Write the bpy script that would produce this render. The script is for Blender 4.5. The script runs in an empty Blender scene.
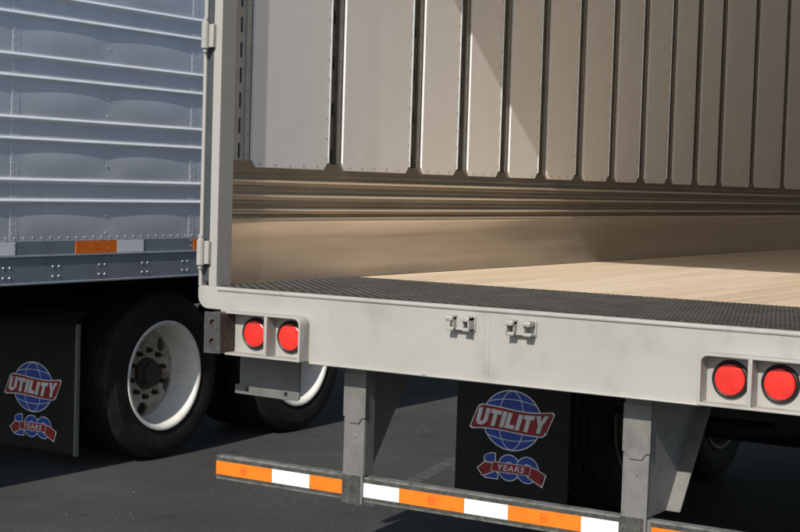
import bpy, bmesh, math, random
from mathutils import Vector, Matrix
random.seed(7)
S = bpy.context.scene
C = S.collection

# ------------------------------------------------------------------ camera
CAM = Vector((3.8881, -4.7113, 1.7151)); YAW, PITCH, ROLL, FPX = 0.56036, 0.05311, 0.02976, 1547.04
fw = Vector((-math.sin(YAW)*math.cos(PITCH), math.cos(YAW)*math.cos(PITCH), -math.sin(PITCH)))
r0 = Vector((math.cos(YAW), math.sin(YAW), 0)); u0 = r0.cross(fw)
rt = math.cos(ROLL)*r0 + math.sin(ROLL)*u0; up = -math.sin(ROLL)*r0 + math.cos(ROLL)*u0
cd = bpy.data.cameras.new('camera'); cam = bpy.data.objects.new('camera', cd); C.objects.link(cam)
cd.sensor_width = 36; cd.lens = FPX/800*36; cd.clip_start = 0.05; cd.clip_end = 3000
M3 = Matrix((rt, up, -fw)).transposed()
cam.matrix_world = Matrix.Translation(CAM) @ M3.to_4x4()
S.camera = cam
# ------------------------------------------------------------------ sky and sun
SUN = Vector((-0.125, 1.0, -0.765)).normalized()
el = math.asin(-SUN.z); az = math.atan2(-SUN.x, -SUN.y)
w = bpy.data.worlds.new('World'); S.world = w; w.use_nodes = True
nt = w.node_tree; bg = nt.nodes['Background']
sky = nt.nodes.new('ShaderNodeTexSky'); sky.sky_type = 'NISHITA'; sky.sun_disc = False
sky.sun_elevation = el; sky.sun_rotation = az; sky.air_density = 1.0; sky.dust_density = 0.6
nt.links.new(sky.outputs[0], bg.inputs[0]); bg.inputs[1].default_value = 0.105
sd = bpy.data.lights.new('sun', 'SUN'); sun = bpy.data.objects.new('sun', sd); C.objects.link(sun)
sd.energy = 3.8; sd.angle = math.radians(0.53); sd.color = (1.0, 0.955, 0.885)
sun.rotation_euler = SUN.to_track_quat('-Z', 'Y').to_euler(); sun.location = (4, -8, 9)
S.view_settings.view_transform = 'Standard'; S.view_settings.look = 'None'
S.view_settings.exposure = 0.15; S.view_settings.gamma = 1.0
S.cycles.max_bounces = 16; S.cycles.diffuse_bounces = 10; S.cycles.glossy_bounces = 6
S.render.resolution_x = 1024; S.render.resolution_y = 681

# ------------------------------------------------------------------ materials
def mat(name, col, rough=0.5, metal=0.0, var=0.0, vscale=6.0, vstretch=(1, 1, 1), bump=0.0, bscale=40.0,
        bstretch=(1, 1, 1), dirt=None, dscale=3.0, dstretch=(1, 1, 1), dlo=0.52, dhi=0.72, damt=0.7,
        rvar=0.0, spec=0.5, coat=0.0, chips=None):
    m = bpy.data.materials.new(name); m.use_nodes = True
    n, l = m.node_tree.nodes, m.node_tree.links; b = n['Principled BSDF']
    b.inputs['Roughness'].default_value = rough; b.inputs['Metallic'].default_value = metal
    b.inputs['Specular IOR Level'].default_value = spec
    if coat: b.inputs['Coat Weight'].default_value = coat; b.inputs['Coat Roughness'].default_value = 0.12
    geo = n.new('ShaderNodeNewGeometry')
    def tex(scale, stretch, detail=5.0):
        mp = n.new('ShaderNodeMapping'); mp.inputs['Scale'].default_value = stretch
        l.new(geo.outputs['Position'], mp.inputs['Vector'])
        t = n.new('ShaderNodeTexNoise'); t.inputs['Scale'].default_value = scale; t.inputs['Detail'].default_value = detail
        t.inputs['Roughness'].default_value = 0.62
        l.new(mp.outputs[0], t.inputs['Vector']); return t.outputs['Fac']
    def ramp(src, lo, hi, a=0.0, c=1.0):
        r = n.new('ShaderNodeMapRange'); r.inputs[1].default_value = lo; r.inputs[2].default_value = hi
        r.inputs[3].default_value = a; r.inputs[4].default_value = c; r.clamp = True
        l.new(src, r.inputs[0]); return r.outputs[0]
    cur = None
    if var:
        t = tex(vscale, vstretch)
        mx = n.new('ShaderNodeMix'); mx.data_type = 'RGBA'
        mx.inputs[6].default_value = tuple(max(0, c*(1-var)) for c in col)+(1,)
        mx.inputs[7].default_value = tuple(min(1, c*(1+var)) for c in col)+(1,)
        l.new(ramp(t, 0.3, 0.7), mx.inputs[0]); cur = mx.outputs[2]
    if dirt:
        t = tex(dscale, dstretch, 8)
        mx = n.new('ShaderNodeMix'); mx.data_type = 'RGBA'
        if cur: l.new(cur, mx.inputs[6])
        else: mx.inputs[6].default_value = tuple(col)+(1,)
        mx.inputs[7].default_value = tuple(dirt)+(1,)
        l.new(ramp(t, dlo, dhi, 0, damt), mx.inputs[0]); cur = mx.outputs[2]
    if chips:
        t = tex(chips[1], chips[4], 3)
        mx = n.new('ShaderNodeMix'); mx.data_type = 'RGBA'
        if cur: l.new(cur, mx.inputs[6])
        else: mx.inputs[6].default_value = tuple(col)+(1,)
        mx.inputs[7].default_value = tuple(chips[0])+(1,)
        l.new(ramp(t, chips[2], chips[3], 0, 0.85), mx.inputs[0]); cur = mx.outputs[2]
    if cur: l.new(cur, b.inputs['Base Color'])
    else: b.inputs['Base Color'].default_value = tuple(col)+(1,)
    if rvar:
        t = tex(vscale*1.7, vstretch); l.new(ramp(t, 0.3, 0.7, max(0, rough-rvar), rough+rvar), b.inputs['Roughness'])
    if bump:
        t = tex(bscale, bstretch); bp = n.new('ShaderNodeBump'); bp.inputs['Strength'].default_value = bump
        bp.inputs['Distance'].default_value = 0.004
        l.new(t, bp.inputs['Height']); l.new(bp.outputs[0], b.inputs['Normal'])
    return m

M = {}
M['asphalt'] = mat('asphalt', (0.054, 0.0525, 0.051), 0.9, var=0.32, vscale=1.1, bump=1.0, bscale=55, dirt=(0.10, 0.096, 0.091), dscale=60, dlo=0.48, dhi=0.72, damt=0.7, spec=0.25, chips=((0.03, 0.03, 0.03), 7, 0.66, 0.72, (1, 0.5, 1)))
M['pale_strip'] = mat('pale_strip', (0.10, 0.098, 0.094), 0.9, dirt=(0.062, 0.06, 0.058), dscale=12, dlo=0.42, dhi=0.6, damt=0.95, bump=0.9, bscale=70, spec=0.25)
M['grit'] = mat('grit', (0.13, 0.125, 0.117), 0.85, var=0.5, vscale=30)
M['paint'] = mat('pale_frame_paint', (0.395, 0.380, 0.343), 0.45, var=0.09, vscale=2.2, vstretch=(1, 1, 1.6), dirt=(0.235, 0.213, 0.175), dscale=6.5, dstretch=(1, 1, 0.6), dlo=0.50, dhi=0.80, damt=0.6, bump=0.16, bscale=16, rvar=0.1, chips=((0.15, 0.115, 0.085), 26, 0.725, 0.76, (0.8, 1, 1.2)))
M['post_paint'] = mat('grey_post_paint', (0.39, 0.375, 0.342), 0.48, var=0.06, vscale=5, dirt=(0.27, 0.245, 0.205), dscale=10, dlo=0.52, dhi=0.8, damt=0.5, bump=0.1, bscale=20, chips=((0.16, 0.125, 0.10), 30, 0.72, 0.76, (1, 1, 1)))
M['plate'] = mat('dull_plate', (0.15, 0.146, 0.136), 0.6, var=0.12, vscale=9, dirt=(0.08, 0.073, 0.064), dscale=14, dlo=0.5, dhi=0.75, damt=0.6, bump=0.2)
M['guard'] = mat('guard_galvanised', (0.185, 0.177, 0.163), 0.6, metal=0.1, var=0.16, vscale=12, dirt=(0.085, 0.08, 0.072), dscale=13, dstretch=(1, 1, 0.6), dlo=0.52, dhi=0.78, damt=0.6, bump=0.3, bscale=45)
M['guard_bar'] = mat('guard_bar_steel', (0.17, 0.163, 0.15), 0.75, var=0.25, vscale=25, dirt=(0.045, 0.042, 0.038), dscale=22, dlo=0.45, dhi=0.68, damt=0.85, bump=0.4, bscale=80)
M['grime'] = mat('black_grime_steel', (0.055, 0.055, 0.045), 0.75, var=0.5, vscale=40, dirt=(0.16, 0.16, 0.14), dscale=60, dlo=0.58, dhi=0.7, damt=0.8, bump=0.5, bscale=80)
M['steel'] = mat('dark_bare_steel', (0.075, 0.073, 0.07), 0.5, metal=0.3, var=0.25, vscale=20, dirt=(0.13, 0.125, 0.118), dscale=40, dlo=0.55, dhi=0.7, damt=0.7, bump=0.3, bscale=50)
M['rust'] = mat('rusty_steel', (0.075, 0.05, 0.036), 0.85, var=0.35, vscale=25, dirt=(0.03, 0.024, 0.02), dscale=35, dlo=0.45, dhi=0.65, bump=0.5, bscale=60)
M['chassis'] = mat('black_chassis', (0.009, 0.009, 0.009), 0.65, var=0.3, vscale=12, dirt=(0.025, 0.023, 0.021), dscale=8, damt=0.6, spec=0.25)
M['rubber'] = mat('tyre_rubber', (0.011, 0.011, 0.0108), 0.75, var=0.25, vscale=10, dirt=(0.042, 0.041, 0.039), dscale=9, dlo=0.5, dhi=0.8, damt=0.6, bump=0.2, bscale=60, spec=0.3)
M['flap'] = mat('flap_rubber', (0.008, 0.0082, 0.0085), 0.6, var=0.3, vscale=5, dirt=(0.022, 0.021, 0.019), dscale=4, dstretch=(1, 1, 0.5), dlo=0.5, dhi=0.8, damt=0.8, bump=0.15, bscale=25, spec=0.35)
M['seal'] = mat('door_seal', (0.05, 0.058, 0.06), 0.6, var=0.2, vscale=9)
M['rim'] = mat('white_wheel_rim', (0.76, 0.735, 0.68), 0.42, var=0.06, vscale=8, dirt=(0.34, 0.19, 0.08), dscale=9, dlo=0.60, dhi=0.76, damt=0.6, bump=0.1)
M['disc'] = mat('dirty_wheel_disc', (0.52, 0.48, 0.41), 0.55, var=0.15, vscale=10, dirt=(0.20, 0.105, 0.04), dscale=12, dlo=0.46, dhi=0.66, damt=0.85, bump=0.2)
M['inner_rim'] = mat('shaded_inner_rim', (0.16, 0.15, 0.135), 0.6, var=0.2, vscale=10)  # rim colour darkened to stand in for the shade under the trailer
M['hub'] = mat('greasy_hub', (0.045, 0.034, 0.025), 0.6, metal=0.2, var=0.5, vscale=30, dirt=(0.11, 0.07, 0.04), dscale=40, dlo=0.5, dhi=0.7, damt=0.7)
M['flapedge'] = mat('flap_edge_bar', (0.17, 0.17, 0.165), 0.5, metal=0.3, var=0.2, vscale=14, bump=0.1)
M['alu_skin'] = mat('aluminium_skin', (0.78, 0.80, 0.82), 0.40, metal=0.40, var=0.05, vscale=3, dirt=(0.63, 0.65, 0.67), dscale=5, dstretch=(1, 1, 0.3), dlo=0.5, dhi=0.75, damt=0.5, rvar=0.06)
M['alu_rib'] = mat('aluminium_rib', (0.92, 0.93, 0.94), 0.30, metal=0.2, var=0.05, vscale=8)
M['alu_rail'] = mat('aluminium_base_rail', (0.34, 0.375, 0.42), 0.42, metal=0.45, var=0.08, vscale=4, dirt=(0.22, 0.235, 0.25), dscale=7, dlo=0.5, dhi=0.75, damt=0.5)
M['rivet'] = mat('rivet', (0.60, 0.64, 0.68), 0.4, metal=0.5)
M['rivet_dark'] = mat('liner_rivet', (0.26, 0.24, 0.21), 0.5, metal=0.3)
M['liner'] = mat('wall_liner', (0.88, 0.855, 0.82), 0.40, var=0.03, vscale=3, dirt=(0.70, 0.68, 0.64), dscale=4, dstretch=(1, 1, 0.3), dlo=0.52, dhi=0.8, damt=0.5, bump=0.015, bscale=5)
M['trim'] = mat('liner_edge_trim', (0.84, 0.88, 0.89), 0.3, metal=0.5)
M['wpost'] = mat('wall_post_galvanised', (0.125, 0.115, 0.09), 0.5, metal=0.5, var=0.25, vscale=12, bump=0.1)
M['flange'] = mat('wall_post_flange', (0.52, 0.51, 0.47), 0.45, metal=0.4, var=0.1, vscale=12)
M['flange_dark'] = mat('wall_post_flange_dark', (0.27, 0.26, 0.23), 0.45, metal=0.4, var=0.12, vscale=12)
M['slot'] = mat('slot_void', (0.02, 0.045, 0.05), 0.6)
M['scuff'] = mat('scuff_band', (0.38, 0.355, 0.315), 0.38, metal=0.9, var=0.08, vscale=3, vstretch=(1, 0.6, 1), dirt=(0.26, 0.24, 0.21), dscale=6, dstretch=(1, 0.5, 2), dlo=0.48, dhi=0.74, damt=0.55, bump=0.03, bscale=10)
M['scuff_rib'] = mat('scuff_rib', (0.90, 0.81, 0.68), 0.28, metal=0.75, var=0.05, vscale=6, vstretch=(1, 0.2, 1))
M['kick'] = mat('kick_plate', (0.84, 0.765, 0.665), 0.32, metal=0.88, var=0.05, vscale=2.0, vstretch=(1, 0.4, 3), dirt=(0.50, 0.455, 0.40), dscale=5, dstretch=(1, 0.22, 6), dlo=0.50, dhi=0.76, damt=0.45, bump=0.05, bscale=9, bstretch=(1, .2, 5), rvar=0.05)
M['tread'] = mat('tread_plate', (0.036, 0.033, 0.029), 0.6, metal=0.1, var=0.3, vscale=5, dirt=(0.09, 0.08, 0.066), dscale=5, dlo=0.48, dhi=0.75, damt=0.6, spec=0.3)
M['lug'] = mat('tread_lug', (0.055, 0.05, 0.043), 0.6, metal=0.1, spec=0.3, var=0.3, vscale=8)
M['roofin'] = mat('roof_white', (0.72, 0.72, 0.70), 0.5, var=0.04, vscale=2)
M['outer'] = mat('outer_white_sheet', (0.74, 0.75, 0.76), 0.32, var=0.03, vscale=2)
M['red'] = mat('red_lens', (0.74, 0.033, 0.023), 0.16, var=0.16, vscale=24, bump=0.2, bscale=200, coat=0.6)
M['black'] = mat('black_grommet', (0.012, 0.012, 0.012), 0.5)
M['orange'] = mat('orange_tape', (1.0, 0.215, 0.014), 0.35, var=0.06, vscale=30, dirt=(0.85, 0.12, 0.012), dscale=9, dlo=0.5, dhi=0.75, damt=0.6, coat=0.3)
M['orange_mark'] = mat('orange_tape_mark', (0.80, 0.10, 0.012), 0.4)
M['white'] = mat('white_tape', (0.93, 0.94, 0.94), 0.35, var=0.03, vscale=40, dirt=(0.66, 0.65, 0.60), dscale=24, dlo=0.56, dhi=0.75, damt=0.5, coat=0.3)
M['logo_blue'] = mat('print_blue', (0.025, 0.08, 0.46), 0.5, var=0.15, vscale=8, dirt=(0.04, 0.06, 0.2), dscale=14, dlo=0.5, dhi=0.78, damt=0.6)
M['logo_red'] = mat('print_red', (0.40, 0.02, 0.022), 0.5, var=0.15, vscale=8, dirt=(0.17, 0.03, 0.03), dscale=14, dlo=0.5, dhi=0.78, damt=0.6)
M['logo_white'] = mat('print_white', (0.86, 0.88, 0.91), 0.5, var=0.05, vscale=8, dirt=(0.42, 0.42, 0.41), dscale=14, dlo=0.5, dhi=0.78, damt=0.6, chips=((0.05, 0.05, 0.05), 60, 0.68, 0.72, (1, 1, 1)))

def wood():
    m = bpy.data.materials.new('laminated_floor'); m.use_nodes = True
    n, l = m.node_tree.nodes, m.node_tree.links; b = n['Principled BSDF']
    geo = n.new('ShaderNodeNewGeometry'); sp = n.new('ShaderNodeSeparateXYZ'); l.new(geo.outputs['Position'], sp.inputs[0])
    def math_(op, a, bb=None):
        x = n.new('ShaderNodeMath'); x.operation = op
        for i, v in enumerate((a, bb)):
            if v is None: continue
            if isinstance(v, (int, float)): x.inputs[i].default_value = v
            else: l.new(v, x.inputs[i])
        return x.outputs[0]
    strip = math_('FLOOR', math_('MULTIPLY', sp.outputs[0], 29.0))
    wn = n.new('ShaderNodeTexWhiteNoise'); wn.noise_dimensions = '1D'; l.new(strip, wn.inputs['W'])
    seg = math_('FLOOR', math_('ADD', math_('MULTIPLY', sp.outputs[1], 1.1), math_('MULTIPLY', wn.outputs[0], 7.0)))
    cv = n.new('ShaderNodeCombineXYZ'); l.new(strip, cv.inputs[0]); l.new(seg, cv.inputs[1])
    wn2 = n.new('ShaderNodeTexWhiteNoise'); wn2.noise_dimensions = '3D'; l.new(cv.outputs[0], wn2.inputs[0])
    mp = n.new('ShaderNodeMapping'); mp.inputs['Scale'].default_value = (30, 0.7, 1); l.new(geo.outputs['Position'], mp.inputs[0])
    off = n.new('ShaderNodeVectorMath'); off.operation = 'ADD'; l.new(mp.outputs[0], off.inputs[0]); l.new(wn2.outputs[1], off.inputs[1])
    g = n.new('ShaderNodeTexNoise'); g.inputs['Scale'].default_value = 2.2; g.inputs['Detail'].default_value = 6; l.new(off.outputs[0], g.inputs[0])
    f = math_('ADD', math_('MULTIPLY', wn2.outputs[0], 0.62), math_('MULTIPLY', g.outputs[0], 0.5))
    oi = n.new('ShaderNodeObjectInfo'); f = math_('ADD', f, math_('MULTIPLY', math_('SUBTRACT', oi.outputs['Random'], 0.5), 0.55))
    rp = n.new('ShaderNodeValToRGB'); rp.color_ramp.elements[0].position = 0.12; rp.color_ramp.elements[1].position = 0.95
    rp.color_ramp.elements[0].color = (0.62, 0.475, 0.335, 1); rp.color_ramp.elements[1].color = (0.80, 0.66, 0.50, 1)
    l.new(f, rp.inputs[0])
    fr = math_('FRACT', math_('MULTIPLY', sp.outputs[0], 29.0)); sm = math_('LESS_THAN', fr, 0.07)
    dk = n.new('ShaderNodeMix'); dk.data_type = 'RGBA'; dk.inputs[7].default_value = (0.30, 0.20, 0.12, 1)
    l.new(math_('MULTIPLY', sm, 0.55), dk.inputs[0]); l.new(rp.outputs[0], dk.inputs[6]); l.new(dk.outputs[2], b.inputs['Base Color'])
    b.inputs['Roughness'].default_value = 0.55
    bp = n.new('ShaderNodeBump'); bp.inputs['Strength'].default_value = 0.12; bp.inputs['Distance'].default_value = 0.002
    l.new(f, bp.inputs['Height']); l.new(bp.outputs[0], b.inputs['Normal'])
    return m
M['wood'] = wood()
def translucent_sheet():
    m = bpy.data.materials.new('translucent_roof_sheet'); m.use_nodes = True
    n, l = m.node_tree.nodes, m.node_tree.links; out = n['Material Output']; n.remove(n['Principled BSDF'])
    d = n.new('ShaderNodeBsdfDiffuse'); d.inputs[0].default_value = (0.82, 0.82, 0.80, 1)
    t = n.new('ShaderNodeBsdfTranslucent'); t.inputs[0].default_value = (0.80, 0.79, 0.75, 1)
    mx = n.new('ShaderNodeMixShader'); mx.inputs[0].default_value = 0.135
    l.new(d.outputs[0], mx.inputs[1]); l.new(t.outputs[0], mx.inputs[2]); l.new(mx.outputs[0], out.inputs[0])
    return m
M['roofsheet'] = translucent_sheet()

# ------------------------------------------------------------------ mesh helpers
def box(bm, lo, hi, bev=0.0, seg=2):
    r = bmesh.ops.create_cube(bm, size=1.0)
    vs = r['verts']
    for v in vs:
        v.co = Vector([(lo[i]+hi[i])/2 + v.co[i]*(hi[i]-lo[i]) for i in range(3)])
    if bev:
        es = list({e for v in vs for e in v.link_edges})
        bmesh.ops.bevel(bm, geom=es, offset=bev, segments=seg, affect='EDGES', profile=0.5)
def prism(bm, pts, axis, a, b, bev=0.0):
    """extrude a polygon; axis 'x': pts=(y,z); 'y': pts=(x,z); 'z': pts=(x,y)"""
    def P(p, t):
        return {'x': (t, p[0], p[1]), 'y': (p[0], t, p[1]), 'z': (p[0], p[1], t)}[axis]
    n = len(pts)
    A = [bm.verts.new(P(p, a)) for p in pts]; B = [bm.verts.new(P(p, b)) for p in pts]
    fs = [bm.faces.new(A), bm.faces.new(list(reversed(B)))]
    for i in range(n):
        fs.append(bm.faces.new((A[i], B[i], B[(i+1) % n], A[(i+1) % n])))
    bmesh.ops.recalc_face_normals(bm, faces=fs)
    if bev:
        es = list({e for v in A+B for e in v.link_edges})
        bmesh.ops.bevel(bm, geom=es, offset=bev, segments=2, affect='EDGES', profile=0.5, clamp_overlap=True)
def lathe(bm, prof, axis='x', seg=64, origin=(0, 0, 0), closed=False):
    """prof = [(r, a)] about the axis"""
    o = Vector(origin); rings = []
    for r, a in prof:
        ring = []
        for k in range(seg):
            t = 2*math.pi*k/seg; c, s = r*math.cos(t), r*math.sin(t)
            ring.append(bm.verts.new(o + Vector({'x': (a, c, s), 'y': (c, a, s), 'z': (c, s, a)}[axis])))
        rings.append(ring)
    fs = []
    m = len(rings)
    for i in range(m if closed else m-1):
        A, B = rings[i], rings[(i+1) % m]
        for k in range(seg):
            fs.append(bm.faces.new((A[k], A[(k+1) % seg], B[(k+1) % seg], B[k])))
    return rings, fs
def cap(bm, ring): return bm.faces.new(ring)
def cyl(bm, c0, axis, r, L, seg=24, bev=0.0):
    pr = [(r-bev, 0), (r, bev), (r, L-bev), (r-bev, L)] if bev else [(r, 0), (r, L)]
    rings, fs = lathe(bm, pr, axis, seg, c0)
    fs.append(cap(bm, rings[0])); fs.append(cap(bm, rings[-1]))
    bmesh.ops.recalc_face_normals(bm, faces=fs)
def dome(bm, c, nrm, r, h, seg=8):
    n = Vector(nrm).normalized(); t = n.orthogonal().normalized(); b = n.cross(t); c = Vector(c)
    R1 = [bm.verts.new(c + r*(math.cos(2*math.pi*k/seg)*t + math.sin(2*math.pi*k/seg)*b)) for k in range(seg)]
    R2 = [bm.verts.new(c + .65*r*(math.cos(2*math.pi*k/seg)*t + math.sin(2*math.pi*k/seg)*b) + n*h*.75) for k in range(seg)]
    top = bm.verts.new(c + n*h)
    for k in range(seg):
        j = (k+1) % seg
        bm.faces.new((R1[k], R1[j], R2[j], R2[k])); bm.faces.new((R2[k], R2[j], top))
def mesh(bm, name, m, smooth=False, recalc=True):
    if recalc: bmesh.ops.recalc_face_normals(bm, faces=bm.faces[:])
    me = bpy.data.meshes.new(name); bm.to_mesh(me); bm.free()
    if m: me.materials.append(M[m] if isinstance(m, str) else m)
    if smooth:
        me.shade_smooth()
        try: me.set_sharp_from_angle(angle=math.radians(20))
        except Exception: pass
    return me
def obj(name, me, parent=None, loc=(0, 0, 0), rot=None):
    o = bpy.data.objects.new(name, me); C.objects.link(o)
    o.parent = parent
    o.location = loc
    if rot: o.rotation_euler = rot
    return o
def part(name, bm, m, parent, smooth=False, loc=(0, 0, 0), recalc=True):
    return obj(name, mesh(bm, name, m, smooth, recalc), parent, loc)
def bpart(name, m, parent, *boxes, bev=0.0):
    bm = bmesh.new()
    for lo, hi in boxes: box(bm, lo, hi, bev)
    return part(name, bm, m, parent, smooth=bev > 0)
def thing(name, label, cat):
    o = bpy.data.objects.new(name, None); C.objects.link(o); o.empty_display_size = 0.3
    o['label'] = label; o['category'] = cat
    return o
def arc(cx, cz, r, a0, a1, n=8):
    return [(cx + r*math.cos(math.radians(a0+(a1-a0)*k/n)), cz + r*math.sin(math.radians(a0+(a1-a0)*k/n))) for k in range(n+1)]

# ------------------------------------------------------------------ ground
bm = bmesh.new()
bmesh.ops.create_grid(bm, x_segments=2, y_segments=2, size=600)
g = part('ground', bm, 'asphalt', None); g['kind'] = 'structure'; g['label'] = 'dark grey asphalt yard under the two trailers'
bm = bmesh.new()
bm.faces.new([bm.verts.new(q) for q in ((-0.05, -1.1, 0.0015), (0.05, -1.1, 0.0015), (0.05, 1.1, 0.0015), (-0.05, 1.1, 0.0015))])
wl = part('pale_strip', bm, 'pale_strip', g, loc=(-0.79, 3.15, 0)); wl.rotation_euler = (0, 0, math.radians(12))  # flat broken strip, slightly lighter than the asphalt

bm = bmesh.new(); rg = random.Random(5)
for k in range(700):
    gx, gy = rg.uniform(-2.6, 0.2), rg.uniform(0.6, 7.0); r_ = 0.0014+0.0045*rg.random()**5
    vs = [bm.verts.new((gx+r_*dx*rg.uniform(.7, 1.3), gy+r_*dy*rg.uniform(.7, 1.3), r_*dz)) for dx, dy, dz in ((1, 0, 0), (0, 1, 0), (-1, 0, 0), (0, -1, 0), (.1, .1, 1.1))]
    for a in range(4): bm.faces.new((vs[a], vs[(a+1) % 4], vs[4]))
gr = part('grit', bm, 'grit', g); gr['kind'] = 'stuff'
# ================================================================== shared parts
TR = 0.51; RR = 0.325
def tyre_mesh(name):
    bm = bmesh.new()
    # axial 0 = outer sidewall, increasing inward (-x after placing)
    W = 0.28
    pr = [(RR-0.012, 0.022), (RR+0.004, 0.012), (RR+0.02, 0.009), (RR+0.035, 0.0085), (RR+0.045, 0.004), (RR+0.085, 0.0), (RR+0.12, 0.001),
          (RR+0.124, 0.0045), (RR+0.14, 0.006), (TR-0.03, 0.012), (TR-0.012, 0.02), (TR-0.002, 0.032), (TR, 0.036)]
    a = 0.036; nr = 5; gw = 0.009; rw = (W-0.072-(nr-1)*gw)/nr
    tread = []
    for k in range(nr):
        tread += [(TR, a), (TR, a+rw)]; a += rw
        if k < nr-1: tread += [(TR-0.013, a+0.0015), (TR-0.013, a+gw-0.0015)]; a += gw
    back = [(r, W-x) for r, x in reversed(pr)]
    prof = pr[:-1] + tread + back[1:]
    lathe(bm, [(r, -x) for r, x in prof], 'x', 96)
    return mesh(bm, name, 'rubber', True)
TYRE = tyre_mesh('tyre')
def rim_mesh():
    bm = bmesh.new(); SEG = 96
    pr = [(RR-0.02, -0.03), (RR+0.004, -0.016), (RR+0.010, -0.004), (RR+0.006, 0.0), (RR-0.006, -0.001), (RR-0.016, -0.008), (RR-0.022, -0.022),
          (RR-0.030, -0.05), (RR-0.034, -0.13), (RR-0.044, -0.175), (RR-0.052, -0.19)]
    lathe(bm, pr, 'x', SEG)
    ra, aa = RR-0.052, -0.190            # disc begins
    ri, ai = 0.170, -0.165
    lathe(bm, [(RR-0.026, -0.05), (RR-0.040, -0.26), (RR-0.03, -0.36)], 'x', SEG)
    wm = mesh(bm, 'wheel', 'rim', True)
    bm = bmesh.new()
    # disc between ra and ri in ten sectors, each with a round hand hole
    nh = 5; NP = 24; hr = 0.044
    def pt(r, th):
        f = (ra-r)/(ra-ri); a = aa + (ai-aa)*f + 0.012*math.sin(math.pi*f)
        return Vector((a, r*math.cos(th), r*math.sin(th)))
    rm = (ra+ri)/2
    for s in range(nh):
        tc = 2*math.pi*(s+0.5)/nh; ht = math.pi/nh; hrr = (ra-ri)/2
        outer, inner, deep = [], [], []
        for k in range(NP):
            an = 2*math.pi*k/NP; c, sn = math.cos(an), math.sin(an)
            q = 1/max(abs(c), abs(sn))
            outer.append(bm.verts.new(pt(rm + hrr*sn*q, tc + ht*c*q)))
            hp = pt(rm + hr*sn, tc + hr*c/rm)
            inner.append(bm.verts.new(hp)); deep.append(bm.verts.new(hp + Vector((-0.016, 0, 0))))
        for k in range(NP):
            j = (k+1) % NP
            bm.faces.new((outer[k], outer[j], inner[j], inner[k])); bm.faces.new((inner[k], inner[j], deep[j], deep[k]))
    lathe(bm, [(ri+0.003, ai-0.001), (ri-0.012, ai+0.003), (0.09, ai+0.003)], 'x', SEG)
    dm = mesh(bm, 'wheel_disc', 'disc', True)
    bm = bmesh.new()
    # inner rim of the inside wheel
    lathe(bm, [(0.2, -0.40), (RR-0.06, -0.43), (RR-0.04, -0.50), (RR-0.022, -0.595), (RR+0.004, -0.61), (RR+0.010, -0.618), (RR+0.002, -0.623), (RR-0.012, -0.618), (RR-0.03, -0.56), (RR-0.05, -0.45), (0.2, -0.42)], 'x', SEG)
    return wm, dm, mesh(bm, 'inner_rim', 'inner_rim', True)
RIM, DISC, INNER = rim_mesh()
def hub_mesh():
    bm = bmesh.new()
    rings, _ = lathe(bm, [(0.0985, -0.17), (0.097, -0.145), (0.088, -0.13), (0.078, -0.125), (0.074, -0.095), (0.066, -0.086), (0.02, -0.084)], 'x', 32)
    cap(bm, rings[-1])
    rings, _ = lathe(bm, [(0.20, -0.60), (0.215, -0.56), (0.215, -0.35), (0.19, -0.3), (0.1, -0.28)], 'x', 48)   # brake drum
    cap(bm, rings[0])
    return mesh(bm, 'hub', 'hub', True)
HUB = hub_mesh()
def nut_mesh():
    bm = bmesh.new(); cyl(bm, (-0.163, 0, 0), 'x', 0.017, 0.010, 16); cyl(bm, (-0.154, 0, 0), 'x', 0.0145, 0.022, 6)
    cyl(bm, (-0.134, 0, 0), 'x', 0.008, 0.012, 8)
    return mesh(bm, 'lug_nut', 'hub')
NUT = nut_mesh()
def wheel(parent, x, y, flip=False, rot=0.0):
    e = obj('wheel', RIM, parent, (x, y, TR), (rot, 0, math.pi if flip else 0))
    obj('tyre', TYRE, e); obj('tyre', TYRE, e, (-0.343, 0, 0))
    obj('wheel_disc', DISC, e); obj('inner_rim', INNER, e); obj('hub', HUB, e)
    for k in range(10):
        t = 2*math.pi*k/10; obj('lug_nut', NUT, e, (0, 0.143*math.cos(t), 0.143*math.sin(t)))
    return e

# ---------------------------------------------------------------- flap print
def text_pts(txt, size, offset, shear=0.0, space=1.0):
    cu = bpy.data.curves.new('t', 'FONT'); cu.body = txt; cu.size = size; cu.offset = offset; cu.shear = shear
    cu.space_character = 1.14; cu.align_x = 'CENTER'; cu.align_y = 'CENTER'; cu.resolution_u = 4
    o = bpy.data.objects.new('t', cu); C.objects.link(o)
    dg = bpy.context.evaluated_depsgraph_get(); me = bpy.data.meshes.new_from_object(o.evaluated_get(dg))
    bpy.data.objects.remove(o); bpy.data.curves.remove(cu)
    xs = [v.co.x for v in me.vertices]; ys = [v.co.y for v in me.vertices]
    cx, cy = (min(xs)+max(xs))/2, (min(ys)+max(ys))/2
    for v in me.vertices: v.co.x -= cx; v.co.y -= cy
    return me, max(xs)-min(xs), max(ys)-min(ys)
def text_mesh(name, txt, w, h, off, m, warp, depth, grow=0.0):
    """text fitted to w x h metres, in the flap plane (x, z), facing -y"""
    me, tw, th = text_pts(txt, 1.0, off)
    sx, sy = (w+2*grow)/tw, (h+2*grow)/th
    for v in me.vertices:
        x, z = v.co.x*sx, v.co.y*sy
        x, z = warp(x, z); v.co = (x, depth, z)
    me.name = name; me.materials.clear(); me.materials.append(M[m]); return me
def poly_mesh(name, polys, m, depth):
    bm = bmesh.new()
    for P in polys: bm.faces.new([bm.verts.new((x, depth, z)) for x, z in P])
    bmesh.ops.triangulate(bm, faces=bm.faces[:])
    return mesh(bm, name, m)
def ribbon(pts, wd):
    out = []
    for i in range(len(pts)-1):
        a, b = Vector(pts[i]), Vector(pts[i+1]); d = (b-a).normalized(); n = Vector((-d.y, d.x))*wd/2
        out.append([tuple(a-n), tuple(b-n), tuple(b+n), tuple(a+n)])
    return out
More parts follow.
